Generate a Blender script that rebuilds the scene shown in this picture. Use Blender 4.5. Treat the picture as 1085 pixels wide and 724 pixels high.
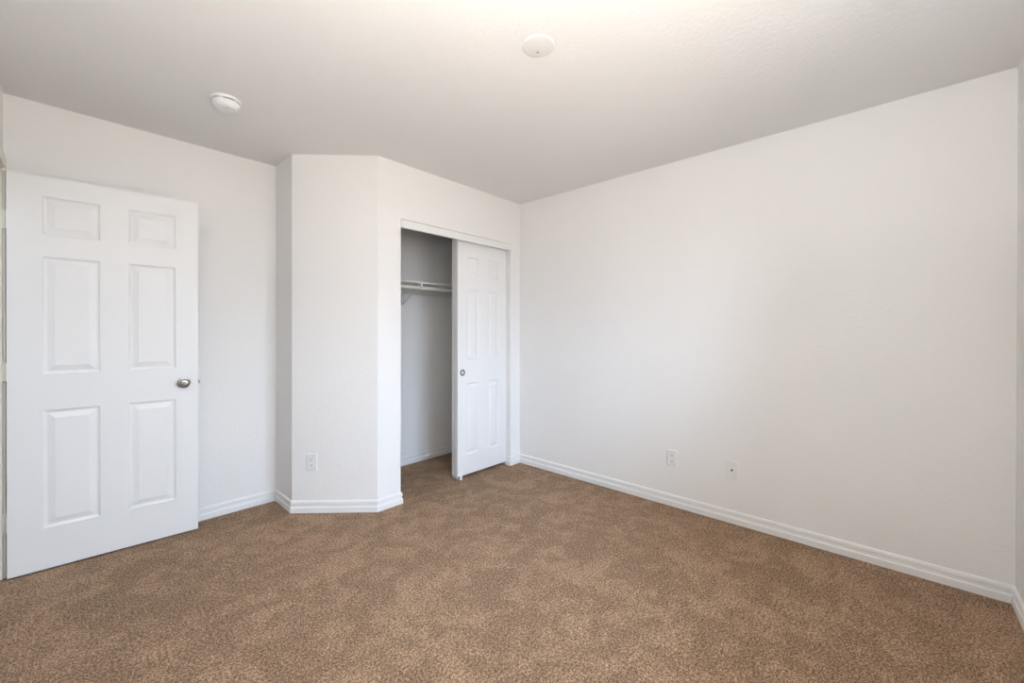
import bpy, bmesh, math
from mathutils import Vector, Matrix

for o in list(bpy.data.objects):
    bpy.data.objects.remove(o, do_unlink=True)
S = bpy.context.scene
COL = S.collection

# ------------------------------------------------------------------ camera
F_PX, YAW, PITCH, ROLL, CY, CAM_H = 437.823, 0.8274028, -0.0031544, 0.0017249, 353.194, 1.23441
cd = bpy.data.cameras.new('camera')
cam = bpy.data.objects.new('camera', cd)
COL.objects.link(cam)
fw = Vector((math.sin(YAW), math.cos(YAW), 0))
rt = Vector((math.cos(YAW), -math.sin(YAW), 0))
up = Vector((0, 0, 1))
fw2 = fw * math.cos(PITCH) + up * math.sin(PITCH)
up2 = up * math.cos(PITCH) - fw * math.sin(PITCH)
rt3 = rt * math.cos(ROLL) + up2 * math.sin(ROLL)
up3 = up2 * math.cos(ROLL) - rt * math.sin(ROLL)
M = Matrix.Identity(4)
for i in range(3):
    M[i][0], M[i][1], M[i][2] = rt3[i], up3[i], -fw2[i]
M[2][3] = CAM_H
cam.matrix_world = M
cd.sensor_fit = 'HORIZONTAL'
cd.sensor_width = 36.0
cd.lens = F_PX / 1085.0 * 36.0
cd.shift_y = -(362.0 - CY) / 1085.0
cd.clip_start = 0.03
S.camera = cam

# ------------------------------------------------------------------ colour management
S.view_settings.view_transform = 'Standard'
S.view_settings.look = 'None'
S.view_settings.gamma = 1.0
S.view_settings.use_curve_mapping = False
S.view_settings.exposure = 0.0

# ------------------------------------------------------------------ daylight outside the window
SKY = (0.58, 0.76, 1.00)
GROUND = (1.00, 0.90, 0.80)
SKY_STRENGTH, GROUND_STRENGTH = 20.0, 4.6
w = bpy.data.worlds.new('daylight')
S.world = w
w.use_nodes = True
nt = w.node_tree
nt.nodes.clear()
out = nt.nodes.new('ShaderNodeOutputWorld')
bg = nt.nodes.new('ShaderNodeBackground')
tc = nt.nodes.new('ShaderNodeTexCoord')
sp = nt.nodes.new('ShaderNodeSeparateXYZ')
mr = nt.nodes.new('ShaderNodeMapRange')
mr.inputs['From Min'].default_value = -0.15
mr.inputs['From Max'].default_value = 0.25
mx = nt.nodes.new('ShaderNodeMix')
mx.data_type = 'RGBA'
mx.inputs[6].default_value = tuple(c * GROUND_STRENGTH for c in GROUND) + (1,)
mx.inputs[7].default_value = tuple(c * SKY_STRENGTH for c in SKY) + (1,)
nt.links.new(tc.outputs['Generated'], sp.inputs[0])
nt.links.new(sp.outputs['Z'], mr.inputs['Value'])
nt.links.new(mr.outputs[0], mx.inputs[0])
nt.links.new(mx.outputs[2], bg.inputs['Color'])
nt.links.new(bg.outputs[0], out.inputs['Surface'])

# ------------------------------------------------------------------ room dimensions (metres)
H = 2.44
XL, XR = -0.203, 2.932          # left (doorway) wall, right wall
YN, YL = -0.417, 3.317          # window wall behind the camera, far wall
YC = 2.594                      # closet front wall
XA, XB, YB = 1.462, 1.056, 3.005
OX0, OX1, OZ = 1.642, 2.801, 2.046   # closet opening
WX0, WX1, WZ0, WZ1 = 0.90, 2.10, 0.75, 2.08   # window opening
DY0, DY1, DZ = 2.480, 3.245, 2.040   # doorway clear opening in left wall

# light portal filling the window opening (only steers sampling of the sky)
pl = bpy.data.lights.new('window_daylight', 'AREA')
pl.shape = 'RECTANGLE'
pl.size, pl.size_y = WX1 - WX0, WZ1 - WZ0
pl.cycles.is_portal = True
po = bpy.data.objects.new('window_daylight', pl)
po.location = ((WX0 + WX1) / 2, YN - 0.135, (WZ0 + WZ1) / 2)
po.rotation_euler = (math.radians(90), 0, 0)      # the lamp looks along +Y
COL.objects.link(po)

# added fill lamp beside the camera, bounced off the ceiling to even the light
fl = bpy.data.lights.new('bounce_fill', 'AREA')
fl.shape = 'RECTANGLE'
fl.size, fl.size_y = 0.4, 0.4
fl.energy = 39.5
fl.color = (1.0, 0.965, 0.885)
fo = bpy.data.objects.new('bounce_fill', fl)
fo.location = (0.22, 0.08, 1.52)
fo.rotation_euler = (math.pi, 0, 0)               # aimed straight up
COL.objects.link(fo)

# added unseen fill in the hallway, brightening the room through the doorway
hl = bpy.data.lights.new('hall_fill', 'AREA')
hl.shape = 'RECTANGLE'
hl.size, hl.size_y = 0.8, 1.5
hl.energy = 13.0
hl.color = (0.86, 0.92, 1.0)
ho = bpy.data.objects.new('hall_fill', hl)
ho.location = (-0.83, 1.6, 2.40)
COL.objects.link(ho)


# ------------------------------------------------------------------ materials
def mat(name, color, rough=0.5, metal=0.0, bump=None, spec=0.5, mottled=None):
    m = bpy.data.materials.new(name)
    m.use_nodes = True
    n = m.node_tree
    b = n.nodes['Principled BSDF']
    b.inputs['Base Color'].default_value = tuple(color) + (1,)
    b.inputs['Roughness'].default_value = rough
    b.inputs['Metallic'].default_value = metal
    b.inputs['Specular IOR Level'].default_value = spec
    t = n.nodes.new('ShaderNodeTexCoord')
    if bump:
        scale, dist, detail = bump
        no = n.nodes.new('ShaderNodeTexNoise')
        no.inputs['Scale'].default_value = scale
        no.inputs['Detail'].default_value = detail
        bp = n.nodes.new('ShaderNodeBump')
        bp.inputs['Distance'].default_value = dist
        bp.inputs['Strength'].default_value = 1.0
        n.links.new(t.outputs['Object'], no.inputs['Vector'])
        n.links.new(no.outputs['Fac'], bp.inputs['Height'])
        n.links.new(bp.outputs[0], b.inputs['Normal'])
    if mottled:
        scale, amt = mottled
        no = n.nodes.new('ShaderNodeTexNoise')
        no.inputs['Scale'].default_value = scale
        no.inputs['Detail'].default_value = 3
        mi = n.nodes.new('ShaderNodeMix')
        mi.data_type = 'RGBA'
        mi.inputs[6].default_value = tuple(c * (1 - amt) for c in color) + (1,)
        mi.inputs[7].default_value = tuple(min(1, c * (1 + amt)) for c in color) + (1,)
        n.links.new(t.outputs['Object'], no.inputs['Vector'])
        n.links.new(no.outputs['Fac'], mi.inputs[0])
        n.links.new(mi.outputs[2], b.inputs['Base Color'])
    return m


WALL_C = (0.90, 0.89, 0.883)
M_WALL = mat('wall_paint', WALL_C, 0.65, bump=(60, 0.0012, 3), spec=0.3)
M_CEIL = mat('ceiling_paint', (0.89, 0.878, 0.872), 0.8, bump=(60, 0.0018, 3), spec=0.2)
M_TRIM = mat('trim_paint', (0.89, 0.89, 0.89), 0.38, mottled=(9, 0.01))
M_DOOR = mat('door_paint', (0.89, 0.89, 0.895), 0.40, bump=(30, 0.0002, 2))
M_JAMB = mat('jamb_paint', (0.88, 0.85, 0.76), 0.42, mottled=(7, 0.02))
M_PLASTIC = mat('white_plastic', (0.86, 0.86, 0.86), 0.35, mottled=(20, 0.01))
M_COVER = mat('painted_cover', (0.82, 0.805, 0.79), 0.55, mottled=(20, 0.01))
M_DARK = mat('dark_slot', (0.045, 0.045, 0.045), 0.6, mottled=(50, 0.1))
M_GREYSLOT = mat('outlet_slot', (0.10, 0.10, 0.11), 0.6, mottled=(50, 0.1))
M_NICKEL = mat('satin_nickel', (0.36, 0.34, 0.31), 0.28, 1.0, mottled=(30, 0.03))
M_STEEL = mat('dull_steel', (0.42, 0.42, 0.44), 0.35, 1.0, mottled=(30, 0.05))
M_CUP = mat('brushed_cup', (0.72, 0.72, 0.72), 0.5, 0.3, mottled=(30, 0.05))
M_RING = mat('dark_metal_ring', (0.09, 0.09, 0.10), 0.45, 0.8, mottled=(30, 0.05))
M_SHELF = mat('shelf_paint', (0.82, 0.81, 0.77), 0.45, mottled=(8, 0.01))
M_VINYL = mat('window_vinyl', (0.85, 0.85, 0.84), 0.4, mottled=(10, 0.01))


def carpet_mat():
    m = bpy.data.materials.new('carpet_pile')
    m.use_nodes = True
    n = m.node_tree
    L = n.links
    b = n.nodes['Principled BSDF']
    b.inputs['Roughness'].default_value = 1.0
    b.inputs['Specular IOR Level'].default_value = 0.05
    t = n.nodes.new('ShaderNodeTexCoord')

    def noise(scale, detail, rough=0.5, dist=0.0, vec=None):
        x = n.nodes.new('ShaderNodeTexNoise')
        x.inputs['Scale'].default_value = scale
        x.inputs['Detail'].default_value = detail
        x.inputs['Roughness'].default_value = rough
        x.inputs['Distortion'].default_value = dist
        L.new(vec or t.outputs['Object'], x.inputs['Vector'])
        return x.outputs['Fac']

    def math_(op, a, c, d=None):
        x = n.nodes.new('ShaderNodeMath')
        x.operation = op
        for i, v in enumerate((a, c, d)):
            if v is None:
                continue
            if isinstance(v, (int, float)):
                x.inputs[i].default_value = v
            else:
                L.new(v, x.inputs[i])
        return x.outputs[0]

    def ramp(fac, stops):
        r = n.nodes.new('ShaderNodeValToRGB')
        L.new(fac, r.inputs[0])
        e = r.color_ramp.elements
        while len(e) < len(stops):
            e.new(0.5)
        for i, (p, c) in enumerate(stops):
            e[i].position = p
            e[i].color = tuple(c) + (1,)
        return r.outputs[0]

    # yarn flecks: tan with darker and lighter twists
    fleck = noise(215, 2.5, 0.8)
    big_fleck = noise(95, 2, 0.6)
    f = math_('ADD', math_('MULTIPLY', fleck, 0.70), math_('MULTIPLY', big_fleck, 0.30))
    col = ramp(f, [(0.39, (0.072, 0.042, 0.027)), (0.465, (0.235, 0.145, 0.089)),
                   (0.525, (0.370, 0.243, 0.158)), (0.61, (0.68, 0.50, 0.355))])
    # brushed patches where the nap lies the other way
    mp = n.nodes.new('ShaderNodeMapping')
    mp.inputs['Rotation'].default_value = (0, 0, 0.5)
    mp.inputs['Scale'].default_value = (1.0, 1.15, 1.0)
    L.new(t.outputs['Object'], mp.inputs['Vector'])
    nap = noise(3.6, 6.0, 0.66, 1.2, mp.outputs[0])
    nap2 = noise(10.0, 5.0, 0.65, 0.8)
    napv = math_('ADD', math_('MULTIPLY', nap, 0.58), math_('MULTIPLY', nap2, 0.42))
    k = n.nodes.new('ShaderNodeMapRange')
    k.interpolation_type = 'SMOOTHSTEP'
    k.inputs['From Min'].default_value = 0.43
    k.inputs['From Max'].default_value = 0.59
    k.inputs['To Min'].default_value = 0.93
    k.inputs['To Max'].default_value = 1.25
    L.new(napv, k.inputs['Value'])
    mu = n.nodes.new('ShaderNodeVectorMath')
    mu.operation = 'SCALE'
    L.new(col, mu.inputs[0])
    L.new(k.outputs[0], mu.inputs['Scale'])
    L.new(mu.outputs[0], b.inputs['Base Color'])
    bp = n.nodes.new('ShaderNodeBump')
    bp.inputs['Distance'].default_value = 0.006
    bp.inputs['Strength'].default_value = 0.8
    L.new(f, bp.inputs['Height'])
    L.new(bp.outputs[0], b.inputs['Normal'])
    return m


M_CARPET = carpet_mat()


def glass_mat():
    m = bpy.data.materials.new('window_glass')
    m.use_nodes = True
    n = m.node_tree
    n.nodes.clear()
    o = n.nodes.new('ShaderNodeOutputMaterial')
    a = n.nodes.new('ShaderNodeBsdfTransparent')
    g = n.nodes.new('ShaderNodeBsdfGlossy')
    g.inputs['Roughness'].default_value = 0.02
    x = n.nodes.new('ShaderNodeMixShader')
    fr = n.nodes.new('ShaderNodeFresnel')
    fr.inputs['IOR'].default_value = 1.45
    n.links.new(fr.outputs[0], x.inputs[0])
    n.links.new(a.outputs[0], x.inputs[1])
    n.links.new(g.outputs[0], x.inputs[2])
    n.links.new(x.outputs[0], o.inputs[0])
    return m


M_GLASS = glass_mat()


# ------------------------------------------------------------------ helpers
def obj(name, bm, m, parent=None, smooth=False, loc=None, rot=None):
    bmesh.ops.recalc_face_normals(bm, faces=bm.faces)
    me = bpy.data.meshes.new(name)
    bm.to_mesh(me)
    bm.free()
    for mm in (m if isinstance(m, (list, tuple)) else [m]):
        me.materials.append(mm)
    if smooth:
        for p in me.polygons:
            p.use_smooth = True
        try:
            me.set_sharp_from_angle(angle=math.radians(35))
        except Exception:
            pass
    o = bpy.data.objects.new(name, me)
    COL.objects.link(o)
    if parent:
        o.parent = parent
    if loc:
        o.location = loc
    if rot:
        o.rotation_euler = rot
    return o


def tag(o, label, cat, kind=None, group=None):
    o['label'] = label
    o['category'] = cat
    if kind:
        o['kind'] = kind
    if group:
        o['group'] = group
    return o


def empty(name, loc, rot=(0, 0, 0)):
    o = bpy.data.objects.new(name, None)
    o.empty_display_size = 0.05
    o.location = loc
    o.rotation_euler = rot
    COL.objects.link(o)
    return o


def box(bm, x0, x1, y0, y1, z0, z1, bevel=0.0, seg=2):
    r = bmesh.ops.create_cube(bm, size=1.0)
    vs = r['verts']
    for v in vs:
        v.co = Vector((x0 + (v.co.x + .5) * (x1 - x0), y0 + (v.co.y + .5) * (y1 - y0), z0 + (v.co.z + .5) * (z1 - z0)))
    if bevel:
        es = list({e for v in vs for e in v.link_edges})
        bmesh.ops.bevel(bm, geom=es, offset=bevel, segments=seg, affect='EDGES', profile=0.5)
    return vs


def prism(bm, pts, z0, z1):
    a = [bm.verts.new((x, y, z0)) for x, y in pts]
    b = [bm.verts.new((x, y, z1)) for x, y in pts]
    bm.faces.new(a)
    bm.faces.new(b)
    for i in range(len(pts)):
        j = (i + 1) % len(pts)
        bm.faces.new((a[i], a[j], b[j], b[i]))


def lathe(bm, prof, seg=40, mtx=None, cap=True):
    """prof: (radius, height) pairs turned about local Z"""
    rings = []
    for r, z in prof:
        if r < 1e-6:
            rings.append([bm.verts.new((0, 0, z))])
        else:
            rings.append([bm.verts.new((r * math.cos(2 * math.pi * k / seg), r * math.sin(2 * math.pi * k / seg), z)) for k in range(seg)])
    for a, b in zip(rings, rings[1:]):
        for k in range(seg):
            k2 = (k + 1) % seg
            if len(a) == 1 and len(b) == 1:
                continue
            if len(a) == 1:
                bm.faces.new((a[0], b[k], b[k2]))
            elif len(b) == 1:
                bm.faces.new((a[k], a[k2], b[0]))
            else:
                bm.faces.new((a[k], a[k2], b[k2], b[k]))
    if cap:
        for r in (rings[0], rings[-1]):
            if len(r) > 2:
                bm.faces.new(r)
    if mtx:
        vs = [v for r in rings for v in r]
        bmesh.ops.transform(bm, matrix=mtx, verts=vs)


def tube(bm, pts, r, seg=16):
    pts = [Vector(p) for p in pts]
    rings = []
    for i, p in enumerate(pts):
        d = (pts[min(i + 1, len(pts) - 1)] - pts[max(i - 1, 0)]).normalized()
        a = d.cross(Vector((0, 0, 1)))
        if a.length < 1e-4:
            a = d.cross(Vector((1, 0, 0)))
        a.normalize()
        b = d.cross(a)
        rings.append([bm.verts.new(p + r * (a * math.cos(2 * math.pi * k / seg) + b * math.sin(2 * math.pi * k / seg))) for k in range(seg)])
    for A, B in zip(rings, rings[1:]):
        for k in range(seg):
            bm.faces.new((A[k], A[(k + 1) % seg], B[(k + 1) % seg], B[k]))
    bm.faces.new(rings[0])
    bm.faces.new(rings[-1])


BB = [(0, 0), (.0125, 0), (.0130, .004), (.0130, .033), (.0118, .037), (.0085, .0395), (.0070, .0425), (.0070, .0485),
      (.0050, .0500), (.0050, .0525), (.0100, .0545), (.0102, .066), (.0090, .074), (.0062, .0795), (.0030, .0815), (0, .082)]


def sweep(bm, path, side=1, prof=BB):
    """profile swept along a floor polyline; side=+1 puts its thickness to the left of travel"""
    P = [Vector((x, y)) for x, y in path]
    rings = []
    for i, p in enumerate(P):
        ns = []
        if i > 0:
            d = (P[i] - P[i - 1]).normalized()
            ns.append(Vector((-d.y, d.x)) * side)
        if i < len(P) - 1:
            d = (P[i + 1] - P[i]).normalized()
            ns.append(Vector((-d.y, d.x)) * side)
        n = ns[0] if len(ns) == 1 else (ns[0] + ns[1]) / (1 + ns[0].dot(ns[1]))
        rings.append([bm.verts.new((p.x + n.x * a, p.y + n.y * a, z)) for a, z in prof])
    for A, B in zip(rings, rings[1:]):
        for k in range(len(prof)):
            k2 = (k + 1) % len(prof)
            bm.faces.new((A[k], A[k2], B[k2], B[k]))
    bm.faces.new(rings[0])
    bm.faces.new(rings[-1])


def struct(name, bm, m, label, cat, smooth=False):
    return tag(obj(name, bm, m, smooth=smooth), label, cat, 'structure')


# ------------------------------------------------------------------ room shell
T = 0.115
bm = bmesh.new()
box(bm, -1.45, XR + T, YN - 0.15, YL + T, -0.06, 0)
struct('floor', bm, M_CARPET, 'brown flecked cut pile carpet over the whole floor', 'carpet')
bm = bmesh.new()
box(bm, -1.45, XR + T, YN - 0.15, YL + T, H, H + 0.06)
struct('ceiling', bm, M_CEIL, 'flat white textured ceiling above the room', 'ceiling')
bm = bmesh.new()
box(bm, -1.45, XR + T, YL, YL + T, 0, H)
struct('wall_back', bm, M_WALL, 'white wall behind the open panel door and running on behind the closet', 'wall')
bm = bmesh.new()
box(bm, XR, XR + T, YN - 0.15, YL, 0, H)
struct('wall_right', bm, M_WALL, 'long blank white wall on the right with two low cover plates', 'wall')
bm = bmesh.new()
Y0 = YN - 0.15
box(bm, -1.45, WX0, Y0, YN, 0, H)
box(bm, WX1, XR, Y0, YN, 0, H)
box(bm, WX0, WX1, Y0, YN, 0, WZ0)
box(bm, WX0, WX1, Y0, YN, WZ1, H)
struct('wall_front', bm, M_WALL, 'white wall meeting the long right wall at the picture edge', 'wall')
bm = bmesh.new()
jt = 0.018
box(bm, XL - T, XL, YN, DY0 - jt, 0, H)
box(bm, XL - T, XL, DY1 + jt, YL, 0, H)
box(bm, XL - T, XL, DY0 - jt, DY1 + jt, DZ + jt, H)
struct('wall_left', bm, M_WALL, 'white wall with the doorway that holds the open panel door', 'wall')
bm = bmesh.new()
box(bm, -1.45, -1.35, YN, YL, 0, H)
struct('wall_hall', bm, M_WALL, 'white hallway wall outside the doorway', 'wall')
# closet wall: side return, angled face, front pier left of the opening, header, pier right of it
bm = bmesh.new()
prism(bm, [(XB, YL), (XB, YB), (XA, YC), (OX0, YC), (OX0, YC + T), (XA + 0.05, YC + T), (XB + T, YB + 0.05), (XB + T, YL)], 0, H)
box(bm, OX1, XR, YC, YC + T + .03, 0, H)
box(bm, OX0, OX1, YC, YC + T + .03, OZ, H)
struct('wall_closet', bm, M_WALL, 'white closet wall with an angled corner and a sliding door opening', 'wall')


# ------------------------------------------------------------------ baseboards
def base(name, path, side, label):
    bm = bmesh.new()
    sweep(bm, path, side)
    struct(name, bm, M_TRIM, label, 'baseboard')


base('baseboard_back', [(XL, YL), (XB, YL)], -1, 'white baseboard at the wall beside the open door')
base('baseboard_closet', [(XB, YL - .0), (XB, YB), (XA, YC), (OX0, YC), (OX0, YC + .045)], -1, 'white baseboard wrapping the angled closet corner under the outlet')
base('baseboard_pier', [(OX1, YC + .045), (OX1, YC), (XR, YC)], -1, 'short white baseboard right of the sliding closet door')
base('baseboard_right', [(XR, YC), (XR, YN)], -1, 'long white baseboard under the right wall')
base('baseboard_front', [(XR, YN), (XL, YN)], -1, 'white baseboard at the far right picture edge')
base('baseboard_left', [(XL, YN), (XL, DY0 - .065)], -1, 'white baseboard on the doorway wall')
base('baseboard_inside', [(XB + T, YL), (XR, YL)], -1, 'white baseboard inside the closet')

# fascia board that hides the sliding track
bm = bmesh.new()
box(bm, OX0, OX1, YC - 0.003, YC + 0.016, 1.984, OZ - 0.0035, 0.0015)
struct('trim_1', bm, M_TRIM, 'white fascia board across the top of the closet opening', 'trim')

# door frame in the left wall: jambs, stop and casing
bm = bmesh.new()
box(bm, XL - T, XL, DY1, DY1 + jt, 0, DZ + jt)
box(bm, XL - T, XL, DY0 - jt, DY0, 0, DZ + jt)
box(bm, XL - T, XL, DY0, DY1, DZ, DZ + jt)
for (a, b_, z0, z1) in ((DY1 - .010, DY1, 0, DZ), (DY0, DY0 + .010, 0, DZ), (DY0, DY1, DZ - .010, DZ)):
    box(bm, XL - .075, XL - .040, a, b_, z0, z1)
cw = 0.057
for xa, xb in ((XL, XL + 0.012), (XL - T - 0.015, XL - T)):
    box(bm, xa, xb, DY1 + .005, DY1 + .005 + cw, 0, DZ + .005 + cw, 0.003)
    box(bm, xa, xb, DY0 - .005 - cw, DY0 - .005, 0, DZ + .005 + cw, 0.003)
    box(bm, xa, xb, DY0 - .005, DY1 + .005, DZ + .005, DZ + .005 + cw, 0.003)
struct('trim_2', bm, M_JAMB, 'cream painted door jamb at the hinges of the open door', 'door frame')

# window behind the camera that lights the room
bm = bmesh.new()
yf0, yf1 = YN - 0.13, YN - 0.08
fwid = 0.045
box(bm, WX0, WX0 + fwid, yf0, yf1, WZ0, WZ1)
box(bm, WX1 - fwid, WX1, yf0, yf1, WZ0, WZ1)
box(bm, WX0 + fwid, WX1 - fwid, yf0, yf1, WZ0, WZ0 + fwid)
box(bm, WX0 + fwid, WX1 - fwid, yf0, yf1, WZ1 - fwid, WZ1)
wm = (WX0 + WX1) / 2
box(bm, wm - .025, wm + .025, yf0, yf1, WZ0 + fwid, WZ1 - fwid)
win = struct('window_1', bm, M_VINYL, 'white vinyl slider window in the wall behind the viewer', 'window')
for a, b_ in ((WX0 + fwid, wm - .025), (wm + .025, WX1 - fwid)):
    bm = bmesh.new()
    box(bm, a, b_, YN - .108, YN - .104, WZ0 + fwid, WZ1 - fwid)
    obj('pane', bm, M_GLASS, win)


# ------------------------------------------------------------------ moulded panel doors
def panel_door(bm, W, z0, z1, t, xs, zs):
    """slab from x=0..W, front face y=0 (towards -y), back y=t, with raised panels"""
    xb = sorted({0, W, *[v for p in xs for v in p]})
    zb = sorted({z0, z1, *[v for p in zs for v in p]})
    rings = [(0, 0), (.0045, .0050), (.011, .0080), (.016, .0080), (.040, .0018), (.042, .0010)]
    for yy, sgn in ((0, 1), (t, -1)):
        for i in range(len(xb) - 1):
            for j in range(len(zb) - 1):
                a, b_, c, d = xb[i], xb[i + 1], zb[j], zb[j + 1]
                if (a, b_) in xs and (c, d) in zs:
                    prev = None
                    for ins, dep in rings:
                        y = yy + sgn * dep
                        q = [bm.verts.new(v) for v in ((a + ins, y, c + ins), (b_ - ins, y, c + ins), (b_ - ins, y, d - ins), (a + ins, y, d - ins))]
                        if prev:
                            for k in range(4):
                                bm.faces.new((prev[k], prev[(k + 1) % 4], q[(k + 1) % 4], q[k]))
                        prev = q
                    bm.faces.new(prev)
                else:
                    bm.faces.new([bm.verts.new(v) for v in ((a, yy, c), (b_, yy, c), (b_, yy, d), (a, yy, d))])
    for i in range(len(xb) - 1):
        for z in (z0, z1):
            bm.faces.new([bm.verts.new(v) for v in ((xb[i], 0, z), (xb[i + 1], 0, z), (xb[i + 1], t, z), (xb[i], t, z))])
    for j in range(len(zb) - 1):
        for x in (0, W):
            bm.faces.new([bm.verts.new(v) for v in ((x, 0, zb[j]), (x, 0, zb[j + 1]), (x, t, zb[j + 1]), (x, t, zb[j]))])
    bmesh.ops.remove_doubles(bm, verts=bm.verts, dist=1e-5)


# hinged door, standing open almost flat in front of the back wall
DW, DT = 0.757, 0.035
bm = bmesh.new()
panel_door(bm, DW, 0.010, 2.029, DT, [(.118, .327), (.441, .650)], [(.221, .826), (1.014, 1.617), (1.730, 1.926)])
door = obj('door_1', bm, M_DOOR, loc=(-0.187, 3.207, 0), rot=(0, 0, math.atan2(-.038, .754)))
tag(door, 'white six panel door standing open beside the left wall, round nickel knob', 'door', 'structure')

KX, KZ = 0.687, 0.922
for sgn, y0 in ((-1, 0.0), (1, DT)):
    mt = Matrix.Translation((KX, y0, KZ)) @ Matrix.Rotation(math.radians(90 if sgn < 0 else -90), 4, 'X')
    bm = bmesh.new()
    lathe(bm, [(.0105, .004), (.0110, .018), (.0135, .022), (.0215, .027), (.0262, .034), (.0272, .041), (.0255, .048),
               (.0205, .0525), (.0120, .0540), (.0075, .0540), (.0070, .0525), (0, .0525)], 48, mt)
    kn = obj('knob', bm, M_NICKEL, door, True)
    kn['label'] = 'round satin nickel knob'
    bm = bmesh.new()
    lathe(bm, [(.0330, 0), (.0330, .003), (.0300, .0065), (.0160, .0095), (.0110, .0100), (0, .0100)], 48, mt)
    obj('rosette', bm, M_NICKEL, kn, True)
    bm = bmesh.new()
    lathe(bm, [(.0045, .0515), (.0045, .0550), (.0035, .0558), (0, .0558)], 20, mt)
    obj('lock_button', bm, M_NICKEL, kn, True)
bm = bmesh.new()
box(bm, DW - .0005, DW + .0012, DT / 2 - .0125, DT / 2 + .0125, KZ - .028, KZ + .028, .0004, 1)
box(bm, DW + .0010, DW + .0100, DT / 2 - .006, DT / 2 + .006, KZ - .011, KZ + .011, .001, 1)
lt = obj('latch', bm, M_NICKEL, door)
lt['label'] = 'nickel latch plate and bolt'
for hz in (1.786, 1.030, 0.279):
    bm = bmesh.new()
    box(bm, -0.0025, 0.0, 0.003, DT, hz - .0445, hz + .0445)                 # leaf on the door edge
    box(bm, -0.055, -0.0155, DT + .0005, DT + .0040, hz - .0445, hz + .0445)  # leaf on the jamb
    for k in range(5):
        z = hz - .0445 + k * .0178
        lathe(bm, [(.0055, 0), (.0055, .0172)], 18, Matrix.Translation((-.0085, DT + .001, z)))
    lathe(bm, [(.0035, -.0475), (.0035, .0475)], 14, Matrix.Translation((-.0085, DT + .001, hz)))
    box(bm, -0.0165, -0.006, DT - .006, DT + .002, hz - .0445, hz + .0445)
    hg = obj('hinge', bm, M_JAMB, door, True)
    hg['label'] = 'cream painted butt hinge'

# sliding closet doors, both pushed to the right
CT = 0.035
cxs = [(.100, .236), (.349, .485)]
czs = [(.195, .800), (1.000, 1.592), (1.705, 1.868)]
CF = YC + 0.050
bm = bmesh.new()
panel_door(bm, 0.585, 0.028, 2.030, CT, cxs, czs)
cdoor = obj('door_2', bm, M_DOOR, loc=(2.2135, CF, 0))
tag(cdoor, 'white panelled sliding closet door in front, with round metal finger pull', 'door', 'structure')
mt = Matrix.Translation((0.052, 0, 0.892)) @ Matrix.Rotation(math.radians(90), 4, 'X')
bm = bmesh.new()
lathe(bm, [(.0265, 0), (.0265, .0012), (.0245, .0022), (.0215, .0020), (.0165, .0010), (.0150, .0004)], 40, mt, cap=False)
fp = obj('finger_pull', bm, M_RING, cdoor, True)
fp['label'] = 'round metal finger pull'
bm = bmesh.new()
lathe(bm, [(.0155, .0002), (.0155, .0006), (.0100, .0010), (0, .0012)], 40, mt)
obj('pull_cup', bm, M_CUP, fp, True)
bm = bmesh.new()
panel_door(bm, 0.578, 0.028, 2.030, CT, [(.098, .232), (.346, .480)], czs)
rdoor = obj('door_3', bm, M_DOOR, loc=(2.2190, CF + CT + .012, 0))
tag(rdoor, 'white sliding closet door behind, only its edge showing', 'door', 'structure')

# floor guide keeping the sliding doors apart
fg = empty('floor_guide', (2.243, CF - .003, 0))
tag(fg, 'small white plastic floor guide under the sliding closet door edge', 'door guide')
bm = bmesh.new()
box(bm, -.013, .013, -.008, .097, 0, .004, .001, 1)
obj('base_plate', bm, M_PLASTIC, fg)
for y in (-.006, .0435, .0905):
    bm = bmesh.new()
    box(bm, -.012, .012, y - .0022, y + .0022, .003, .036 if y > 0 else .034, .0008, 1)
    obj('guide_tab', bm, M_PLASTIC, fg)

# ------------------------------------------------------------------ closet shelf, rod, bracket
SY = YL - 0.305
shelf = empty('closet_shelf', ((XB + T + XR) / 2, YL, 1.655))
tag(shelf, 'white shelf board running across the closet above the rod', 'shelf')
hw = (XR - XB - T) / 2
bm = bmesh.new()
box(bm, -hw, hw, -.305, 0, .000, .017, .0015)
obj('shelf_board', bm, M_SHELF, shelf)
bm = bmesh.new()
box(bm, -hw, hw, -.018, 0, -.070, 0, .0015)
obj('cleat', bm, M_SHELF, shelf)
bm = bmesh.new()
RY, RZ = YL - .290, 1.6165
tube(bm, [(XB + T, RY, RZ), (XR, RY, RZ)], .0155, 24)
tag(obj('closet_rod', bm, M_SHELF, smooth=True), 'white hanging rod under the closet shelf', 'closet rod')

BX = 2.108
br = empty('shelf_bracket', (BX, YL, 1.655))
tag(br, 'white metal bracket under the closet shelf holding the rod', 'bracket')
bm = bmesh.new()
box(bm, -.012, .012, -.0215, -.0185, -.172, -.001, .001, 1)
box(bm, -.012, .012, -.0190, 0, -.172, -.0705, .001, 1)
obj('wall_plate', bm, M_SHELF, br)
bm = bmesh.new()
box(bm, -.011, .011, -.300, -.019, -.0045, -.0005, .001, 1)
obj('shelf_arm', bm, M_SHELF, br)
bm = bmesh.new()
pts = []
for k in range(13):
    u = k / 12
    pts.append((0, -.022 - .235 * u, -.168 + .160 * (u ** 1.25)))
tube(bm, pts, .0055, 12)
obj('brace', bm, M_SHELF, br, True)
bm = bmesh.new()
hp = [(0, -.2900 + .0225, -.004), (0, -.2900 + .0205, -.030)]
for k in range(9):
    a = math.radians(0 - 180 * k / 8)
    hp.append((0, -.290 + .0205 * math.cos(a), -.0385 + .0205 * math.sin(a)))
hp.append((0, -.290 - .0205, -.020))
tube(bm, hp, .0048, 12)
box(bm, -.010, .010, -.3135, -.3085, -.050, -.001, .001, 1)
obj('rod_hook', bm, M_SHELF, br, True)


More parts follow.
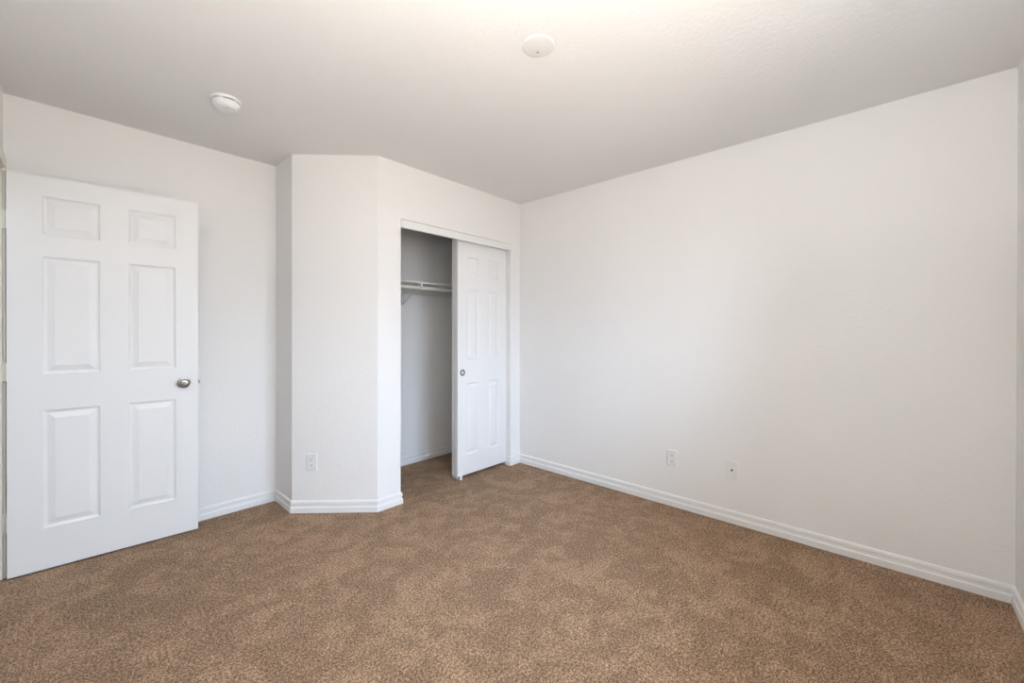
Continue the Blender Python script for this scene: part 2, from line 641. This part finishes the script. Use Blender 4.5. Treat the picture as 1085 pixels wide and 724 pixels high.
# ------------------------------------------------------------------ wall plates
def plate_shape(w_, h_, t):
    bm = bmesh.new()
    hw_, hh_ = w_ / 2, h_ / 2
    prev = None
    for ins, y in ((0, 0), (0, -.0022), (.0022, -.0046), (.006, -t)):
        q = [bm.verts.new(v) for v in ((-hw_ + ins, y, -hh_ + ins), (hw_ - ins, y, -hh_ + ins), (hw_ - ins, y, hh_ - ins), (-hw_ + ins, y, hh_ - ins))]
        if prev:
            for k in range(4):
                bm.faces.new((prev[k], prev[(k + 1) % 4], q[(k + 1) % 4], q[k]))
        else:
            bm.faces.new(q)
        prev = q
    bm.faces.new(prev)
    return bm


def screw(parent, z, y, m, r=.0032):
    bm = bmesh.new()
    lathe(bm, [(r, 0), (r, .0008), (r * .6, .0013), (0, .0014)], 16, Matrix.Translation((0, y, z)) @ Matrix.Rotation(math.radians(90), 4, 'X'))
    return obj('screw', bm, m, parent, True)


def outlet(loc, rz, label):
    t = empty('electrical_outlet', loc, (0, 0, rz))
    tag(t, label, 'outlet', group='duplex electrical outlets')
    obj('cover_plate', plate_shape(.072, .116, .0058), M_PLASTIC, t)
    for zc in (.0195, -.0195):
        bm = bmesh.new()
        n = 28
        prof = []
        for k in range(n):
            a = 2 * math.pi * k / n
            prof.append((.0172 * math.cos(a), max(-.0135, min(.0135, .0172 * math.sin(a)))))
        a_ = [bm.verts.new((x, -.0054, zc + z)) for x, z in prof]
        b_ = [bm.verts.new((x, -.0074, zc + z)) for x, z in prof]
        bm.faces.new(a_)
        bm.faces.new(b_)
        for k in range(n):
            bm.faces.new((a_[k], a_[(k + 1) % n], b_[(k + 1) % n], b_[k]))
        rc = obj('receptacle', bm, M_PLASTIC, t)
        for x, h_ in ((-.0063, .0085), (.0063, .0070)):
            bm = bmesh.new()
            box(bm, x - .0013, x + .0013, -.0077, -.0070, zc + .003 - h_ / 2, zc + .003 + h_ / 2)
            obj('slot', bm, M_GREYSLOT, rc)
        bm = bmesh.new()
        lathe(bm, [(.0026, 0), (.0026, .0008)], 14, Matrix.Translation((0, -.0069, zc - .0075)) @ Matrix.Rotation(math.radians(90), 4, 'X'))
        obj('ground_hole', bm, M_GREYSLOT, rc)
    screw(t, 0, -.0056, M_PLASTIC)
    return t


dA = Vector((XA - XB, YC - YB)).normalized()
s = 0.0
base_pt = Vector((1.150, 2.910))
# foot of the outlet on the angled wall plane
tt = (base_pt - Vector((XB, YB))).dot(dA)
pA = Vector((XB, YB)) + dA * tt
outlet((pA.x, pA.y, .344), math.atan2(dA.y, dA.x), 'white duplex outlet low on the angled closet corner wall')
outlet((XR, 1.147, .341), math.radians(-90), 'white duplex outlet low on the long right wall')

cx = empty('cable_wall_plate', (XR, .759, .342), (0, 0, math.radians(-90)))
tag(cx, 'white wall plate with one dark coax jack, low on the right wall', 'wall plate')
obj('cover_plate', plate_shape(.074, .118, .0058), M_PLASTIC, cx)
bm = bmesh.new()
mt = Matrix.Translation((0, -.0055, .001)) @ Matrix.Rotation(math.radians(90), 4, 'X')
lathe(bm, [(.0062, 0), (.0062, .002), (.0047, .0022), (.0047, .0085), (.0030, .0085), (.0030, .0060), (0, .0060)], 24, mt)
jk = obj('coax_jack', bm, M_DARK, cx, True)
jk['label'] = 'dark round coax jack'
screw(cx, .030, -.0056, M_PLASTIC)
screw(cx, -.030, -.0056, M_PLASTIC)

# ------------------------------------------------------------------ smoke detector
sd = empty('smoke_detector', (.576, 2.553, H))
tag(sd, 'round white smoke detector on the ceiling above the open door', 'smoke detector')
bm = bmesh.new()
lathe(bm, [(.066, 0), (.0675, -.003), (.0675, -.011), (.0655, -.0145), (.056, -.0150)], 64)
obj('base', bm, M_PLASTIC, sd, True)
bm = bmesh.new()
lathe(bm, [(.0560, -.0148), (.0560, -.0190)], 64)
vn = obj('vent_gap', bm, M_DARK, sd, True)
vn['label'] = 'dark slotted vent ring'
for k in range(6):
    a = 2 * math.pi * k / 6
    bm = bmesh.new()
    vs = box(bm, .054, .0605, -.0030, .0030, -.0192, -.0146)
    bmesh.ops.rotate(bm, verts=vs, cent=(0, 0, 0), matrix=Matrix.Rotation(a, 3, 'Z'))
    obj('vent_rib', bm, M_PLASTIC, sd)
bm = bmesh.new()
lathe(bm, [(.0600, -.0188), (.0625, -.0200), (.0626, -.0270), (.0605, -.0370), (.0555, -.0455), (.0470, -.0510), (.0300, -.0535), (0, -.0540)], 64)
obj('body', bm, M_PLASTIC, sd, True)
bt = (Vector((0, 0)) - Vector((.576, 2.553))).normalized()
side = Vector((math.cos(YAW), -math.sin(YAW)))
bdir = side * 0.030 + bt * 0.012
mt = Matrix.Translation((bdir.x, bdir.y, -.0495))
bm = bmesh.new()
lathe(bm, [(.0190, .002), (.0190, -.0045), (.0170, -.0060), (.0150, -.0045), (.0140, -.0030), (0, -.0030)], 32, mt)
obj('test_button', bm, M_PLASTIC, sd, True)

# blank ceiling cover plate
cp = empty('ceiling_cover_plate', (1.358, 1.100, H))
tag(cp, 'round flat blank cover plate screwed to the middle of the ceiling', 'cover plate')
bm = bmesh.new()
lathe(bm, [(.0680, 0), (.0680, -.0028), (.0660, -.0050), (.0620, -.0060), (0, -.0062)], 64)
obj('plate', bm, M_COVER, cp, True)
u = Vector((math.sin(YAW), math.cos(YAW)))
for sgn, mm in ((1, M_STEEL), (-1, M_COVER)):
    bm = bmesh.new()
    lathe(bm, [(.0040, .001), (.0040, -.0008), (.0025, -.0014), (0, -.0015)], 18, Matrix.Translation((u.x * .032 * sgn, u.y * .032 * sgn, -.0060)))
    obj('screw', bm, mm, cp, True)
